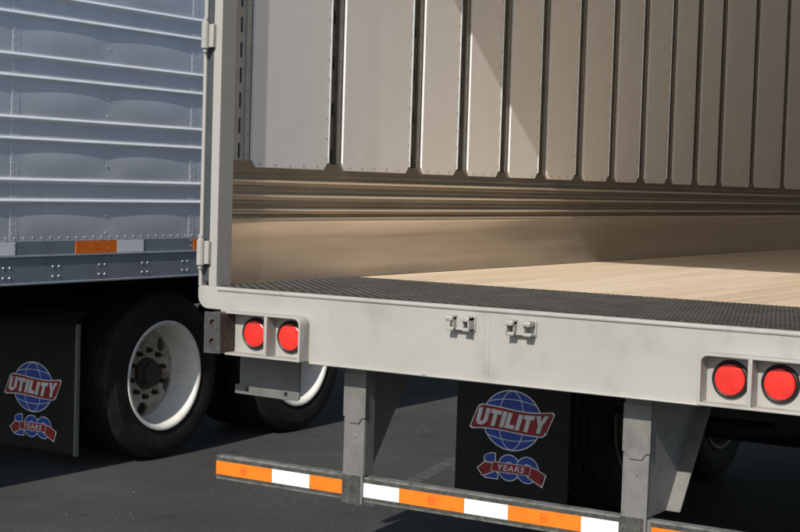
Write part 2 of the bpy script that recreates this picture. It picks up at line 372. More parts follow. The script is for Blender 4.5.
def banner_wave(x): return -0.006*math.sin((x+0.02)*14.0)
def make_print():
    D = {}
    RX, RZ = 0.158, 0.143
    ell = lambda k, n=48: [(k*RX*math.cos(2*math.pi*i/n), k*RZ*math.sin(2*math.pi*i/n)) for i in range(n)]
    D['globe_outline'] = poly_mesh('globe_outline', [[(x*(1+0.006/RX), z*(1+0.006/RZ)) for x, z in ell(1)]], 'logo_white', -0.001)
    D['globe'] = poly_mesh('globe', [ell(1)], 'logo_blue', -0.002)
    ln = []
    for kx in (-0.45, 0.42):
        ln += ribbon([(kx*RX*math.cos(t), RZ*math.sin(t)) for t in [math.radians(-89+178*i/20) for i in range(21)]], 0.004)
    for z0, cv in ((0.085, 0.018), (-0.08, -0.018)):
        hw = RX*math.sqrt(1-(z0/RZ)**2)*0.99
        ln += ribbon([(hw*(-1+2*i/16), z0 + cv*(1-(-1+2*i/16)**2)) for i in range(17)], 0.004)
    D['globe_line'] = poly_mesh('globe_line', ln, 'logo_white', -0.003)
    def ban(g):
        P = []; n = 24; hw = 0.205
        sh = 0.42
        def pt(x, z): return (x + sh*z, z + banner_wave(x))
        for i in range(n+1):
            x = -hw-g + (2*hw+2*g)*i/n; t = abs(x)/hw; zz = 0.050 + 0.010*t*t + g
            if i in (0, n): zz -= 0.014
            P.append(pt(x, zz))
        for i in range(n, -1, -1):
            x = -hw-g + (2*hw+2*g)*i/n; t = abs(x)/hw; zz = -0.050 - 0.010*t*t - g
            if i in (0, n): zz += 0.014
            P.append(pt(x, zz))
        return P
    def quads(P):
        m_ = len(P)//2; return [[P[k], P[k+1], P[2*m_-2-k], P[2*m_-1-k]] for k in range(m_-1)]
    D['banner_outline'] = poly_mesh('banner_outline', quads(ban(0.006)), 'logo_white', -0.004)
    D['banner'] = poly_mesh('banner', quads(ban(0)), 'logo_red', -0.005)
    wp = lambda x, z: (x + 0.30*z, z*(1+0.8*abs(x)) + banner_wave(x))
    def letter(c, w_):
        h = 0.038; t = 0.0225; b = 0.0195                           # half height, stem, bar
        if c == 'I': return [[(0, -h), (w_, -h), (w_, h), (0, h)]]
        if c == 'T': return [[((w_-t)/2, -h), ((w_+t)/2, -h), ((w_+t)/2, h-b), ((w_-t)/2, h-b)], [(0, h-b), ((w_-t)/2, h-b), ((w_+t)/2, h-b), (w_, h-b), (w_, h), (0, h)]]
        if c == 'L': return [[(0, -h), (t, -h), (t, h), (0, h)], [(t, -h), (w_, -h), (w_, -h+b), (t, -h+b)]]
        if c == 'Y': return [[((w_-t)/2, -h), ((w_+t)/2, -h), ((w_+t)/2, -0.004), ((w_-t)/2, -0.004)], [((w_-t)/2, -0.004), (w_/2, -0.004), (w_/2, 0.012), (t*1.1, h), (0, h)], [(w_/2, -0.004), ((w_+t)/2, -0.004), (w_, h), (w_-t*1.1, h), (w_/2, 0.012)]]
        q = []; r = w_/2; n_ = 10; ri = r-t                         # U
        for k in range(n_):
            a0, a1 = math.pi+math.pi*k/n_, math.pi+math.pi*(k+1)/n_; zc = -h+0.026
            q.append([(r+r*math.cos(a0), zc+0.026*math.sin(a0)), (r+r*math.cos(a1), zc+0.026*math.sin(a1)), (r+ri*math.cos(a1), zc+0.008*math.sin(a1)), (r+ri*math.cos(a0), zc+0.008*math.sin(a0))])
        return q + [[(0, -h+0.026), (t, -h+0.026), (t, h), (0, h)], [(w_-t, -h+0.026), (w_, -h+0.026), (w_, h), (w_-t, h)]]
    ws = {'U': 0.064, 'T': 0.058, 'I': 0.0235, 'L': 0.050, 'Y': 0.068}; gp = 0.0062; ch = 'UTILITY'
    tot = sum(ws[c] for c in ch)+gp*6; x_ = -tot/2
    for q, c in enumerate(ch):
        D['letter'+'_'*q] = poly_mesh('letter', [[wp(x_+x, z) for x, z in P] for P in letter(c, ws[c])], 'logo_white', -0.0065); x_ += ws[c]+gp
    D['registered_mark'] = poly_mesh('registered_mark', [[(0.182+0.005*math.cos(t*math.pi/4), -0.045+0.005*math.sin(t*math.pi/4)) for t in range(8)]], 'logo_white', -0.006)
    oz = -0.232
    def ring(cx, ro, zo, ri, zi, n=40):
        return [[(cx+ro*math.cos(2*math.pi*k/n), oz+zo*math.sin(2*math.pi*k/n)), (cx+ro*math.cos(2*math.pi*(k+1)/n), oz+zo*math.sin(2*math.pi*(k+1)/n)),
                 (cx+ri*math.cos(2*math.pi*(k+1)/n), oz+zi*math.sin(2*math.pi*(k+1)/n)), (cx+ri*math.cos(2*math.pi*k/n), oz+zi*math.sin(2*math.pi*k/n))] for k in range(n)]
    def one(g): return [[(-0.138-g, oz-0.060-g), (-0.070+g, oz-0.060-g), (-0.070+g, oz-0.034+g), (-0.086+g, oz-0.034+g), (-0.086+g, oz+0.060+g), (-0.112, oz+0.060+g), (-0.143-g, oz+0.046), (-0.143-g, oz+0.022-g), (-0.120-g, oz+0.028-g), (-0.120-g, oz-0.034+g), (-0.138-g, oz-0.034+g)]]
    for k, cx in enumerate((-0.008, 0.092)):
        e = 0.001*k
        D['digit_outline' + '_'*k] = poly_mesh('digit_outline', ring(cx, 0.064, 0.066, 0.018, 0.026), 'logo_white', -0.001-e)
        D['digit' + '_'*k] = poly_mesh('digit', ring(cx, 0.059, 0.061, 0.023, 0.031), 'logo_blue', -0.0015-e)
    D['digit_outline__'] = poly_mesh('digit_outline', one(0.005), 'logo_white', -0.001)
    D['digit__'] = poly_mesh('digit', one(0), 'logo_blue', -0.0015)
    tails = {-1: [(-0.098, oz-0.030), (-0.150, oz-0.052), (-0.146, oz-0.030), (-0.178, oz-0.018), (-0.140, oz+0.014), (-0.098, oz+0.012)],
             1: [(0.102, oz-0.034), (0.172, oz-0.068), (0.166, oz-0.036), (0.190, oz-0.014), (0.140, oz+0.010), (0.108, oz+0.014)]}
    def grow(P, k=1.18):
        cx, cz = sum(p[0] for p in P)/len(P), sum(p[1] for p in P)/len(P)
        return [(cx+(x-cx)*k, cz+(z-cz)*k) for x, z in P]
    for k, sg in enumerate((-1, 1)):
        D['ribbon_tail_outline' + '_'*k] = poly_mesh('ribbon_tail_outline', [grow(tails[sg])], 'logo_white', -0.003)
        D['ribbon_tail' + '_'*k] = poly_mesh('ribbon_tail', [tails[sg]], 'logo_red', -0.0035)
    D['ribbon_outline'] = poly_mesh('ribbon_outline', [[(-0.107, oz-0.027), (0.107, oz-0.027), (0.115, oz+0.023), (-0.099, oz+0.023)]], 'logo_white', -0.004)
    D['ribbon'] = poly_mesh('ribbon', [[(-0.103, oz-0.0235), (0.104, oz-0.0235), (0.111, oz+0.0195), (-0.096, oz+0.0195)]], 'logo_red', -0.0045)
    D['year_lettering'] = text_mesh('year_lettering', 'YEARS', 0.150, 0.029, 0.018, 'logo_white', lambda x, z: (x+0.25*z+0.003, z+oz-0.002), -0.005)
    return D
PRINT = make_print()
def mud_flap(parent, x0, x1, y, z0, z1, lx, lz, edge=False, tilt=0.0, prnt=True):
    bm = bmesh.new(); nx, nz = 10, 14
    for sgn in (0, 1):
        g = [[bm.verts.new((x0+(x1-x0)*i/nx, 0.011*sgn, z0+(z1-z0)*j/nz)) for j in range(nz+1)] for i in range(nx+1)]
        for i in range(nx):
            for j in range(nz): bm.faces.new((g[i][j], g[i+1][j], g[i+1][j+1], g[i][j+1]))
        if sgn == 0: A = g
        else: B = g
    loop = [(i, 0) for i in range(nx)] + [(nx, j) for j in range(nz)] + [(i, nz) for i in range(nx, 0, -1)] + [(0, j) for j in range(nz, 0, -1)]
    for k in range(len(loop)):
        a, b = loop[k], loop[(k+1) % len(loop)]
        bm.faces.new((A[a[0]][a[1]], A[b[0]][b[1]], B[b[0]][b[1]], B[a[0]][a[1]]))
    f = part('mud_flap', bm, 'flap', parent, loc=(0, y, 0))
    if prnt:
        for nme, me in PRINT.items(): obj(nme.strip('_'), me, f, (lx, 0, lz))
    # hanger bar and bolts along the top
    b = bmesh.new(); box(b, (x0, -0.012, z1-0.05), (x1, -0.002, z1), 0.003)
    for k in range(4): dome(b, (x0+0.06+(x1-x0-0.12)*k/3, -0.012, z1-0.025), (0, -1, 0), 0.011, 0.008)
    part('hanger_bar', b, 'chassis', f)
    if edge:
        b = bmesh.new(); box(b, (x1-0.002, -0.010, z0-0.010), (x1+0.017, 0.02, z1-0.04), 0.005, 2)
        eb = part('edge_bar', b, 'flapedge', f, smooth=True)
    return f

# ================================================================== OPEN TRAILER
W = 2.591; ZF = 1.2946; L = 15.6; ZTOP = 4.09
T = thing('semi_trailer', 'empty box trailer with open rear doors, wooden floor, pale rear sill and round red lamps', 'trailer')

# ---- outer shell
for s in (0, 1):
    x = 0.012 if s == 0 else W-0.024
    bm = bmesh.new(); box(bm, (x, 0.09, 1.2), (x+0.012, L, ZTOP-0.03))
    o = part('side_wall', bm, 'outer', T)
    bm = bmesh.new()
    for k in range(26):
        for j in range(55):
            dome(bm, (0.012 if s == 0 else W-0.012, 0.2+k*0.6, 1.25+j*0.05), (-1 if s == 0 else 1, 0, 0), 0.006, 0.004, 5)
    rv = part('rivet_rows', bm, 'rivet', o); rv['kind'] = 'stuff'
bm = bmesh.new(); bm.faces.new([bm.verts.new(q) for q in ((0.012, 0.088, ZTOP-0.01), (W-0.012, 0.088, ZTOP-0.01), (W-0.012, L+0.05, ZTOP-0.01), (0.012, L+0.05, ZTOP-0.01))])
rf = part('roof', bm, 'roofsheet', T)
bm = bmesh.new(); box(bm, (0.03, -0.02, ZTOP-0.05), (W-0.03, 0.02, ZTOP-0.012)); me = mesh(bm, 'roof_bow', 'roofin')
for k in range(25): obj('roof_bow', me, rf, (0, 0.5+0.61*k, 0))
bpart('front_wall', 'roofin', T, ((0.012, L, 1.2), (W-0.012, L+0.05, ZTOP)))
bpart('rear_header', 'paint', T, ((0.092, 0.0, ZTOP-0.10), (W-0.092, 0.09, ZTOP+0.02)), bev=0.006)
bpart('floor_base', 'chassis', T, ((0.03, 0.07, 1.16), (W-0.03, L, 1.262)))

# ---- corner posts with the seal groove and hinges
for s in (0, 1):
    f = (lambda x: x) if s == 0 else (lambda x: W-x)
    bm = bmesh.new()
    prism(bm, [(f(x), y) for x, y in [(0, 0.0), (0.017, 0.0), (0.017, 0.045), (0.051, 0.045), (0.051, 0), (0.091, 0), (0.091, 0.09), (0, 0.09)]], 'z', ZF-0.002, ZTOP+0.02, 0.003)
    cp = part('corner_post', bm, 'post_paint', T, smooth=True)
    bm = bmesh.new(); a, b = sorted((f(0.0185), f(0.0495)))
    box(bm, (a, 0.006, ZF+0.015), (b, 0.0445, ZTOP), 0.004)
    part('door_seal', bm, 'seal', cp)
    for zc in (1.425, 2.265, 3.1, 3.9):
        bm = bmesh.new(); hx = f(0.026)
        cyl(bm, (hx, -0.022, zc-0.052), 'z', 0.0155, 0.104, 20, 0.004)
        cyl(bm, (hx, -0.022, zc-0.066), 'z', 0.009, 0.136, 12, 0.003)
        a, b = sorted((f(0.022), f(0.062)))
        box(bm, (a, -0.018, zc-0.045), (b, 0.004, zc+0.045), 0.003)
        part('hinge', bm, 'post_paint', cp, smooth=True)

# ---- doors, swung right round along the sides
for s in (0, 1):
    x0, x1 = (-0.085, -0.035) if s == 0 else (W+0.035, W+0.085)
    bm = bmesh.new(); box(bm, (x0, 0.13, 1.30), (x1, 1.34, ZTOP-0.06), 0.006)
    d = part('door', bm, 'outer', T, smooth=True)
    bm = bmesh.new()
    for yy in (0.55, 1.1): cyl(bm, (x0-0.03 if s == 0 else x1+0.03, yy, 1.34), 'z', 0.014, 2.6, 12)
    for yy in (0.55, 1.1):
        for zz in (1.45, 2.0, 2.7, 3.5): box(bm, (min(x0, x1)-0.05 if s == 0 else x1-0.005, yy-0.03, zz-0.03), (x0+0.005 if s == 0 else x1+0.05, yy+0.03, zz+0.03), 0.004)
    part('lock_rod', bm, 'rivet', d, smooth=True)

# ---- rear sill
bm = bmesh.new()
top = [(0.0, ZF-0.006), (0.006, ZF), (W-0.006, ZF), (W, ZF-0.006)]
lowr = arc(W-0.05, 1.255, 0.05, 0, -90)
lowl = arc(0.05, 1.255, 0.05, -90, -180)
poly = top[::-1]
pts = [(W, ZF-0.006)] + lowr + [(2.48, 1.205), (2.48, 1.036), (0.115, 1.036), (0.115, 1.205)] + lowl + [(0.0, ZF-0.006), (0.006, ZF), (W-0.006, ZF)]
prism(bm, pts, 'y', 0.0, 0.068, 0.0035)
sill = part('rear_sill', bm, 'paint', T, smooth=True)
bm = bmesh.new()                                                    # rounded lip along the top and return along the bottom
cyl(bm, (0.10, 0.002, ZF-0.0095), 'x', 0.0085, W-0.2, 24)
part('sill_lip', bm, 'paint', sill, smooth=True)
bm = bmesh.new(); prism(bm, [(0.03, 1.0305), (-0.008, 1.0305), (-0.011, 1.034), (-0.008, 1.0385), (0.03, 1.043)], 'x', 0.548, 2.09, 0.001)
part('bottom_lip', bm, 'paint', sill, smooth=True)
for wx in (1.287, 1.308):
    bm = bmesh.new(); box(bm, (wx-0.002, -0.0016, 1.06), (wx+0.002, 0.003, 1.272), 0.001)
    part('weld_bead', bm, 'paint', sill)

# ---- lamp boxes and lamps
def lamp_box(x0, x1, xd, lamps, rside):
    z0, z1, r, t, yf = 1.0405, 1.2085, 0.03, 0.009, -0.060
    bm = bmesh.new()
    o1 = [(x1, z0), *arc(x1-r, z1-r, r, 0, 90, 6), (x0, z1), (x0, z1-t), *arc(x1-r, z1-r, r-t, 90, 0, 6), (x1-t, z0+t), (x0, z0+t), (x0, z0)]
    o2 = [(x0, z0), *arc(x0+r, z1-r, r, 180, 90, 6), (x1, z1), (x1, z1-t), *arc(x0+r, z1-r, r-t, 90, 180, 6), (x0+t, z0+t), (x1, z0+t), (x1, z0)]
    prism(bm, o1 if rside else o2, 'y', yf, 0.002, 0.002)
    b = part('lamp_box', bm, 'paint', T, smooth=True)
    bm = bmesh.new(); box(bm, (xd-0.007, yf, z0+t-0.001), (xd+0.007, 0.001, z1-t+0.001), 0.002)
    part('divider', bm, 'paint', b, smooth=True)
    for lx in lamps:
        zc = 1.126
        bm = bmesh.new()
        pr = [(0.061, 0.004), (0.0625, -0.004), (0.060, -0.011), (0.055, -0.0135), (0.0512, -0.011), (0.050, 0.0)]
        lathe(bm, [(q, a) for q, a in pr], 'y', 48, (lx, 0, zc))
        g = part('tail_lamp', bm, 'black', T, smooth=True)
        bm = bmesh.new()
        rings, _ = lathe(bm, [(0.0508, -0.004), (0.0502, -0.013), (0.047, -0.0152), (0.034, -0.0158), (0.018, -0.0165), (0.004, -0.0168)], 'y', 40, (lx, 0, zc))
        cap(bm, rings[-1])
        part('lens', bm, 'red', g, smooth=True)
lamp_box(0.186, 0.540, 0.378, (0.292, 0.458), True)
lamp_box(2.098, 2.44, 2.268, (2.187, 2.349), False)
# ---- dock bumper blocks
for s in (0, 1):
    a, b = (0.112, 0.190) if s == 0 else (W-0.145, W-0.067)
    bm = bmesh.new(); box(bm, (a, -0.082, 1.052), (b, -0.0, 1.200), 0.004)
    d = part('dock_bumper', bm, 'rust', T, smooth=True)
    bm = bmesh.new()
    z0, z1, y0, y1 = 1.046, 1.203, -0.094, -0.0825                  # front plate with two real holes
    xc = (a+b)/2
    vs = {}
    NP = 16
    def plate(yy):
        rows = []
        for hz in (1.090, 1.163):
            zl, zh = (z0, (z0+z1)/2) if hz < 1.12 else ((z0+z1)/2, z1)
            o_, i_ = [], []
            for k in range(NP):
                t = 2*math.pi*k/NP; c, sn = math.cos(t), math.sin(t)
                q = 1/max(abs(c), abs(sn))
                o_.append(bm.verts.new((xc + c*q*(b-a)/2, yy, (zl+zh)/2 + sn*q*(zh-zl)/2)))
                i_.append(bm.verts.new((xc + 0.013*c, yy, hz + 0.013*sn)))
            for k in range(NP):
                j = (k+1) % NP; bm.faces.new((o_[k], o_[j], i_[j], i_[k]))
            rows.append((o_, i_))
        return rows
    A = plate(y0); B = plate(y1)
    for (oa, ia), (ob, ib) in zip(A, B):
        for k in range(NP):
            j = (k+1) % NP
            bm.faces.new((oa[k], oa[j], ob[j], ob[k])); bm.faces.new((ia[k], ia[j], ib[j], ib[k]))
    part('bumper_plate', bm, 'steel', d)

# ---- lock keepers on the sill
def keeper(x0, x1, flip):
    bm = bmesh.new(); zb, zt = 1.2085, 1.258; yb = -0.050
    box(bm, (x0-0.003, -0.007, zb-0.003), (x1+0.003, 0.001, zt+0.004), 0.003)
    box(bm, (x0+0.030, -0.020, zb+0.004), (x1-0.030, -0.004, zt-0.001), 0.005)            # low middle block
    box(bm, (x0+0.020, -0.024, zb+0.001), (x1-0.020, -0.004, zb+0.008), 0.002)            # lower rib
    for k in (0, 1):
        a, b = (x0, x0+0.031) if k == 0 else (x1-0.031, x1)
        box(bm, (a, yb, zt-0.017), (b, -0.004, zt+0.003), 0.006)                          # upper jaw
        box(bm, (a, yb+0.008, zb-0.001), (b, -0.004, zb+0.011), 0.004)                    # lower jaw
        hooked = (k == 0) != flip
        if hooked: box(bm, (a+0.005, yb-0.003, zt-0.014), (a+0.017, yb+0.02, zt-0.002), 0.004)
        else:
            wl_ = (b-0.007, b) if k == 1 else (a, a+0.007)
            box(bm, (wl_[0], yb+0.004, zb), (wl_[1], -0.004, zt), 0.003)
        wi_ = (a, a+0.005) if k == 1 else (b-0.005, b)
        box(bm, (wi_[0], yb+0.012, zb), (wi_[1], -0.004, zt), 0.002)
    part('lock_keeper', bm, 'paint', T, smooth=True)
keeper(1.153, 1.250, False); keeper(1.392, 1.489, True)

# ---- small plate hanging behind the left lamps
bm = bmesh.new()
prism(bm, [(0.095, 0.866), (0.400, 0.862), (0.410, 0.87), (0.410, 1.03), (0.118, 1.03), (0.118, 0.905), (0.095, 0.90)], 'y', 0.128, 0.134)
hp = part('hanging_plate', bm, 'plate', T)
for hx in (0.155, 0.345):
    bm = bmesh.new(); cyl(bm, (hx, 0.1262, 0.885), 'y', 0.0085, 0.004, 14)
    part('bolt_hole', bm, 'black', hp)

# ---- tread plate over the first metre
bm = bmesh.new(); box(bm, (0.066, 0.012, 1.24), (W-0.066, 1.0, 1.2965))
tp = part('tread_plate', bm, 'tread', T)
bm = bmesh.new()
px = 0.024
nx = int((W-0.15)/px); ny = int(0.96/px)
for i in range(nx):
    for j in range(ny):
        cx, cy = 0.085+i*px, 0.032+j*px
        a = math.pi/4 if (i+j) % 2 == 0 else -math.pi/4
        c, s_ = math.cos(a), math.sin(a); hl, hw = 0.0115, 0.0040
        pb = [(-hl, 0), (0, -hw), (hl, 0), (0, hw)]; pt_ = [(-hl*.6, 0), (0, -hw*.45), (hl*.6, 0), (0, hw*.45)]
        Bv = [bm.verts.new((cx+c*u-s_*v, cy+s_*u+c*v, 1.2963)) for u, v in pb]
        Tv = [bm.verts.new((cx+c*u-s_*v, cy+s_*u+c*v, 1.2998)) for u, v in pt_]
        bm.faces.new(Tv)
        for k in range(4): bm.faces.new((Bv[k], Bv[(k+1) % 4], Tv[(k+1) % 4], Tv[k]))
lg = part('tread_lugs', bm, 'lug', tp); lg['kind'] = 'stuff'

# ---- floor boards
nb = 8; bw = (W-0.132)/nb
bm = bmesh.new(); box(bm, (-bw/2+0.0028, 1.003, 1.2622), (bw/2-0.0028, L-0.01, 1.2948), 0.0015, 1)
me = mesh(bm, 'floor_board', 'wood')
for k in range(nb): obj('floor_board', me, T, (0.066+bw*(k+0.5), 0, random.uniform(-0.0008, 0.0008)))

# ---- interior walls
XW = 0.050
posts = [0.19, 0.836, 1.50, 1.942, 2.376, 2.813, 3.27, 3.72, 4.16, 4.607, 5.053, 5.50, 6.16, 6.85]
while posts[-1] < 14.7: posts.append(posts[-1]+0.665)
PH = 0.055                                                        # half width of a post
ZP, ZPT = 1.764, 3.98
def wx(s, x): return x if s == 0 else W-x
def wbox(bm, s, xa, xb, ya, yb, za, zb, bev=0.0):
    a, b = sorted((wx(s, xa), wx(s, xb))); box(bm, (a, ya, za), (b, yb, zb), bev)
for s in (0, 1):
    # panels
    for i in range(len(posts)-1):
        ya, yb = posts[i]+PH, posts[i+1]-PH; c = 0.030
        bm = bmesh.new()
        out = [(ya+c, ZP), (yb-c, ZP), (yb-0.003, ZP+c), (yb-0.003, ZPT), (ya+0.003, ZPT), (ya+0.003, ZP+c)]
        prism(bm, out, 'x', wx(s, XW-0.004), wx(s, XW+0.010), 0.002)
        p_ = part('wall_panel', bm, 'liner', T, smooth=True)
        nrm = (1 if s == 0 else -1, 0, 0)
        if s == 0 and i < 9:
            bm = bmesh.new(); box(bm, (XW-0.004, yb-0.002, ZP+c), (XW+0.014, yb+0.007, ZPT), 0.002)
            part('edge_trim', bm, 'trim', p_)
            bm = bmesh.new()
            for k in range(int((ZPT-ZP-0.08)/0.085)):
                dome(bm, (XW+0.010, yb-0.014, ZP+0.05+k*0.085), nrm, 0.0042, 0.003, 6)
            for k in range(int((yb-ya-0.08)/0.10)+1):
                dome(bm, (XW+0.010, ya+0.055+k*0.10, ZP+0.014), nrm, 0.0045, 0.003, 6)
            rv = part('rivet_rows', bm, 'rivet_dark', p_); rv['kind'] = 'stuff'
    # posts: two flanges and a recessed web with punched slots
    for i, yc in enumerate(posts):
        bm = bmesh.new()
        wbox(bm, s, XW-0.012, XW-0.004, yc-PH+0.008, yc-0.026, ZP-0.02, ZPT)
        wbox(bm, s, XW-0.012, XW-0.004, yc+0.026, yc+PH-0.001, ZP-0.02, ZPT)
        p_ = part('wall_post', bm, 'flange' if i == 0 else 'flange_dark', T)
        bm = bmesh.new()
        sw, shh, pitch = (0.007, 0.060, 0.100) if i == 0 else (0.007, 0.056, 0.200)
        xa, xb = XW-0.018, XW-0.0125
        if s == 0 and i < 8:
            z = ZP-0.02; zs = ZP+0.035
            while zs+shh < ZPT:
                wbox(bm, s, xa, xb, yc-0.0285, yc+0.0285, z, zs)
                wbox(bm, s, xa, xb, yc-0.0285, yc-sw, zs, zs+shh); wbox(bm, s, xa, xb, yc+sw, yc+0.0285, zs, zs+shh)
                z = zs+shh; zs += pitch
            wbox(bm, s, xa, xb, yc-0.0285, yc+0.0285, z, ZPT)
        else: wbox(bm, s, xa, xb, yc-0.0285, yc+0.0285, ZP-0.02, ZPT)
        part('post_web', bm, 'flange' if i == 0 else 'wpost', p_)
        if s == 0 and i < 8:
            bm = bmesh.new(); wbox(bm, s, 0.0255, 0.0262, yc-0.03, yc+0.03, ZP, ZPT)
            part('post_backing', bm, 'slot', p_)
            bm = bmesh.new()
            for k in range(int((ZPT-ZP-0.05)/0.085)):
                dome(bm, (XW-0.004, yc+0.042, ZP+0.05+k*0.085), (1, 0, 0), 0.0042, 0.003, 6)
            rv = part('rivet_rows', bm, 'rivet_dark', p_); rv['kind'] = 'stuff'
    # first flat strip between the corner post and the first wall post
    bm = bmesh.new(); wbox(bm, s, XW-0.012, XW-0.004, 0.09, posts[0]-PH+0.006, ZP-0.02, ZPT)
    part('wall_strip', bm, 'flange', T)
    # corrugated scuff band
    prof = [(XW-0.014, 1.790), (XW-0.001, 1.790), (XW-0.001, 1.745)]
    prof += [(XW+0.001, 1.738), (XW-0.004, 1.734)]
    for zr in (1.709, 1.649, 1.591):
        prof += [(XW-0.004, zr+0.018), (XW-0.002, zr), (XW-0.004, zr-0.016), (XW-0.009, zr-0.022), (XW-0.009, zr-0.034)]
        rp_ = [(XW-0.003, zr+0.006), (XW+0.006, zr+0.0055), (XW+0.0105, zr+0.0035), (XW+0.012, zr), (XW+0.0105, zr-0.0035), (XW+0.006, zr-0.0055), (XW-0.003, zr-0.006)]
        bm = bmesh.new(); prism(bm, [(wx(s, x), z) for x, z in rp_], 'y', 0.09, L-0.01)
        part('scuff_rib', bm, 'scuff_rib', T, smooth=True)
    prof += [(XW-0.004, 1.562), (XW-0.014, 1.562)]
    bm = bmesh.new(); prism(bm, [(wx(s, x), z) for x, z in prof], 'y', 0.09, L-0.01)
    part('scuff_band', bm, 'scuff', T)
    bm = bmesh.new()
    prism(bm, [(wx(s, x), z) for x, z in [(XW-0.014, 1.561), (XW+0.003, 1.561), (XW+0.012, 1.553), (XW+0.014, 1.545), (XW+0.0115, 1.535), (XW+0.010, 1.48), (XW+0.0105, 1.35), (XW+0.013, 1.318), (XW+0.016, 1.2965), (XW-0.014, 1.2965)]], 'y', 0.09, L-0.01)
    part('kick_plate', bm, 'kick', T, smooth=True)

# ---- rear underride guard
YB = 0.119
bm = bmesh.new(); box(bm, (0.015, YB, 0.512), (2.50, YB+0.045, 0.609), 0.005)
bar = part('guard_bar', bm, 'guard_bar', T, smooth=True)
tz0, tz1 = 0.5335, 0.587
IN = 0.0254
segs = []
def tape(x0, x1, c):
    bm = bmesh.new(); box(bm, (x0, YB-0.0022, tz0), (x1, YB+0.001, tz1), 0.0)
    t = part('reflective_tape', bm, c, bar)
    if c == 'orange' and x1-x0 > 0.2:
        bm = bmesh.new(); xc = x0+(x1-x0)*0.5
        lathe(bm, [(0.016, YB-0.0027), (0.013, YB-0.0029), (0.012, YB-0.0027)], 'y', 20, (xc, 0, (tz0+tz1)/2), closed=True)
        box(bm, (xc-0.009, YB-0.0030, 0.557), (xc+0.009, YB-0.0024, 0.563))
        part('tape_mark', bm, 'orange_mark', bar)
bm = bmesh.new(); box(bm, (0.017, YB-0.0012, 0.522), (0.632, YB+0.001, 0.601)); box(bm, (0.700, YB-0.0012, 0.522), (1.772, YB+0.001, 0.601)); box(bm, (1.885, YB-0.0012, 0.522), (2.495, YB+0.001, 0.601))
part('tape_border', bm, 'grime', bar)
x = 0.018
for n_, c in ((11, 'orange'), (7, 'white')): tape(x, x+n_*IN, c); x += n_*IN
tape(x, 0.628, 'orange')
x = 0.706
for n_, c in ((7, 'white'), (11, 'orange'), (7, 'white'), (11.3, 'orange'), (7, 'white')):
    e = min(x+n_*IN, 1.768); tape(x, e, c); x = e
x = 1.888
for n_, c in ((11, 'orange'), (7, 'white'), (5.5, 'orange')): tape(x, x+n_*IN, c); x += n_*IN

def guard_post(x0, x1, mirror):
    bm = bmesh.new()
    # front plate, narrowing slightly downward
    prism(bm, [(x0-0.004, 1.03), (x0-0.006, 0.505), (x1-0.002, 0.505), (x1+0.001, 1.03)], 'y', YB-0.010, YB-0.0035, 0.0015)
    p_ = part('guard_post', bm, 'guard', T, smooth=True)
    xs = x1 if not mirror else x0
    sd_ = 1 if not mirror else -1
    # deep side plate with a slanted back edge
    bm = bmesh.new(); a, b = sorted((xs-0.003*sd_, xs-0.009*sd_))
    prism(bm, [(YB-0.004, 0.614), (0.285, 0.614), (0.605, 1.04), (YB-0.004, 1.04)], 'x', a, b)
    part('side_plate', bm, 'guard', p_)
    # flange along the slanted edge
    bm = bmesh.new(); a, b = sorted((xs-0.010*sd_, xs+0.048*sd_))
    prism(bm, [(0.283, 0.614), (0.290, 0.614), (0.612, 1.04), (0.604, 1.04)], 'x', a, b)
    part('flange', bm, 'guard', p_)
    # short return lip on the other side
    xo = x0 if not mirror else x1
    bm = bmesh.new(); a, b = sorted((xo-0.001*sd_, xo+0.006*sd_))
    box(bm, (a, YB-0.004, 0.614), (b, YB+0.055, 1.03))
    part('return_lip', bm, 'guard', p_)
    # upper sleeve plate ending in a tab
    xa, xb = x0-0.006, x1+0.005; w_ = xb-xa; zc = 0.835
    bm = bmesh.new()
    prism(bm, [(xa, 1.0), (xa, zc), (xa+0.010, zc-0.003), (xa+0.026, zc-0.024), (xb-0.030, zc-0.024), (xb-0.016, zc-0.004), (xb, zc), (xb, 1.0)], 'y', YB-0.0165, YB-0.0105, 0.001)
    part('sleeve_plate', bm, 'guard', p_)
    bm = bmesh.new()
    dome(bm, ((x0+x1)/2+0.004, YB-0.0105, 0.76), (0, -1, 0), 0.007, 0.003, 10)
    part('dimple', bm, 'guard', p_, smooth=True)
    bm = bmesh.new(); box(bm, (x0-0.006, YB-0.0125, 0.503), (x1-0.012, YB-0.0098, 0.612), 0.001)
    part('weld_patch', bm, 'grime', p_)
    return p_
guard_post(0.640, 0.728, True)
guard_post(1.783, 1.873, False)

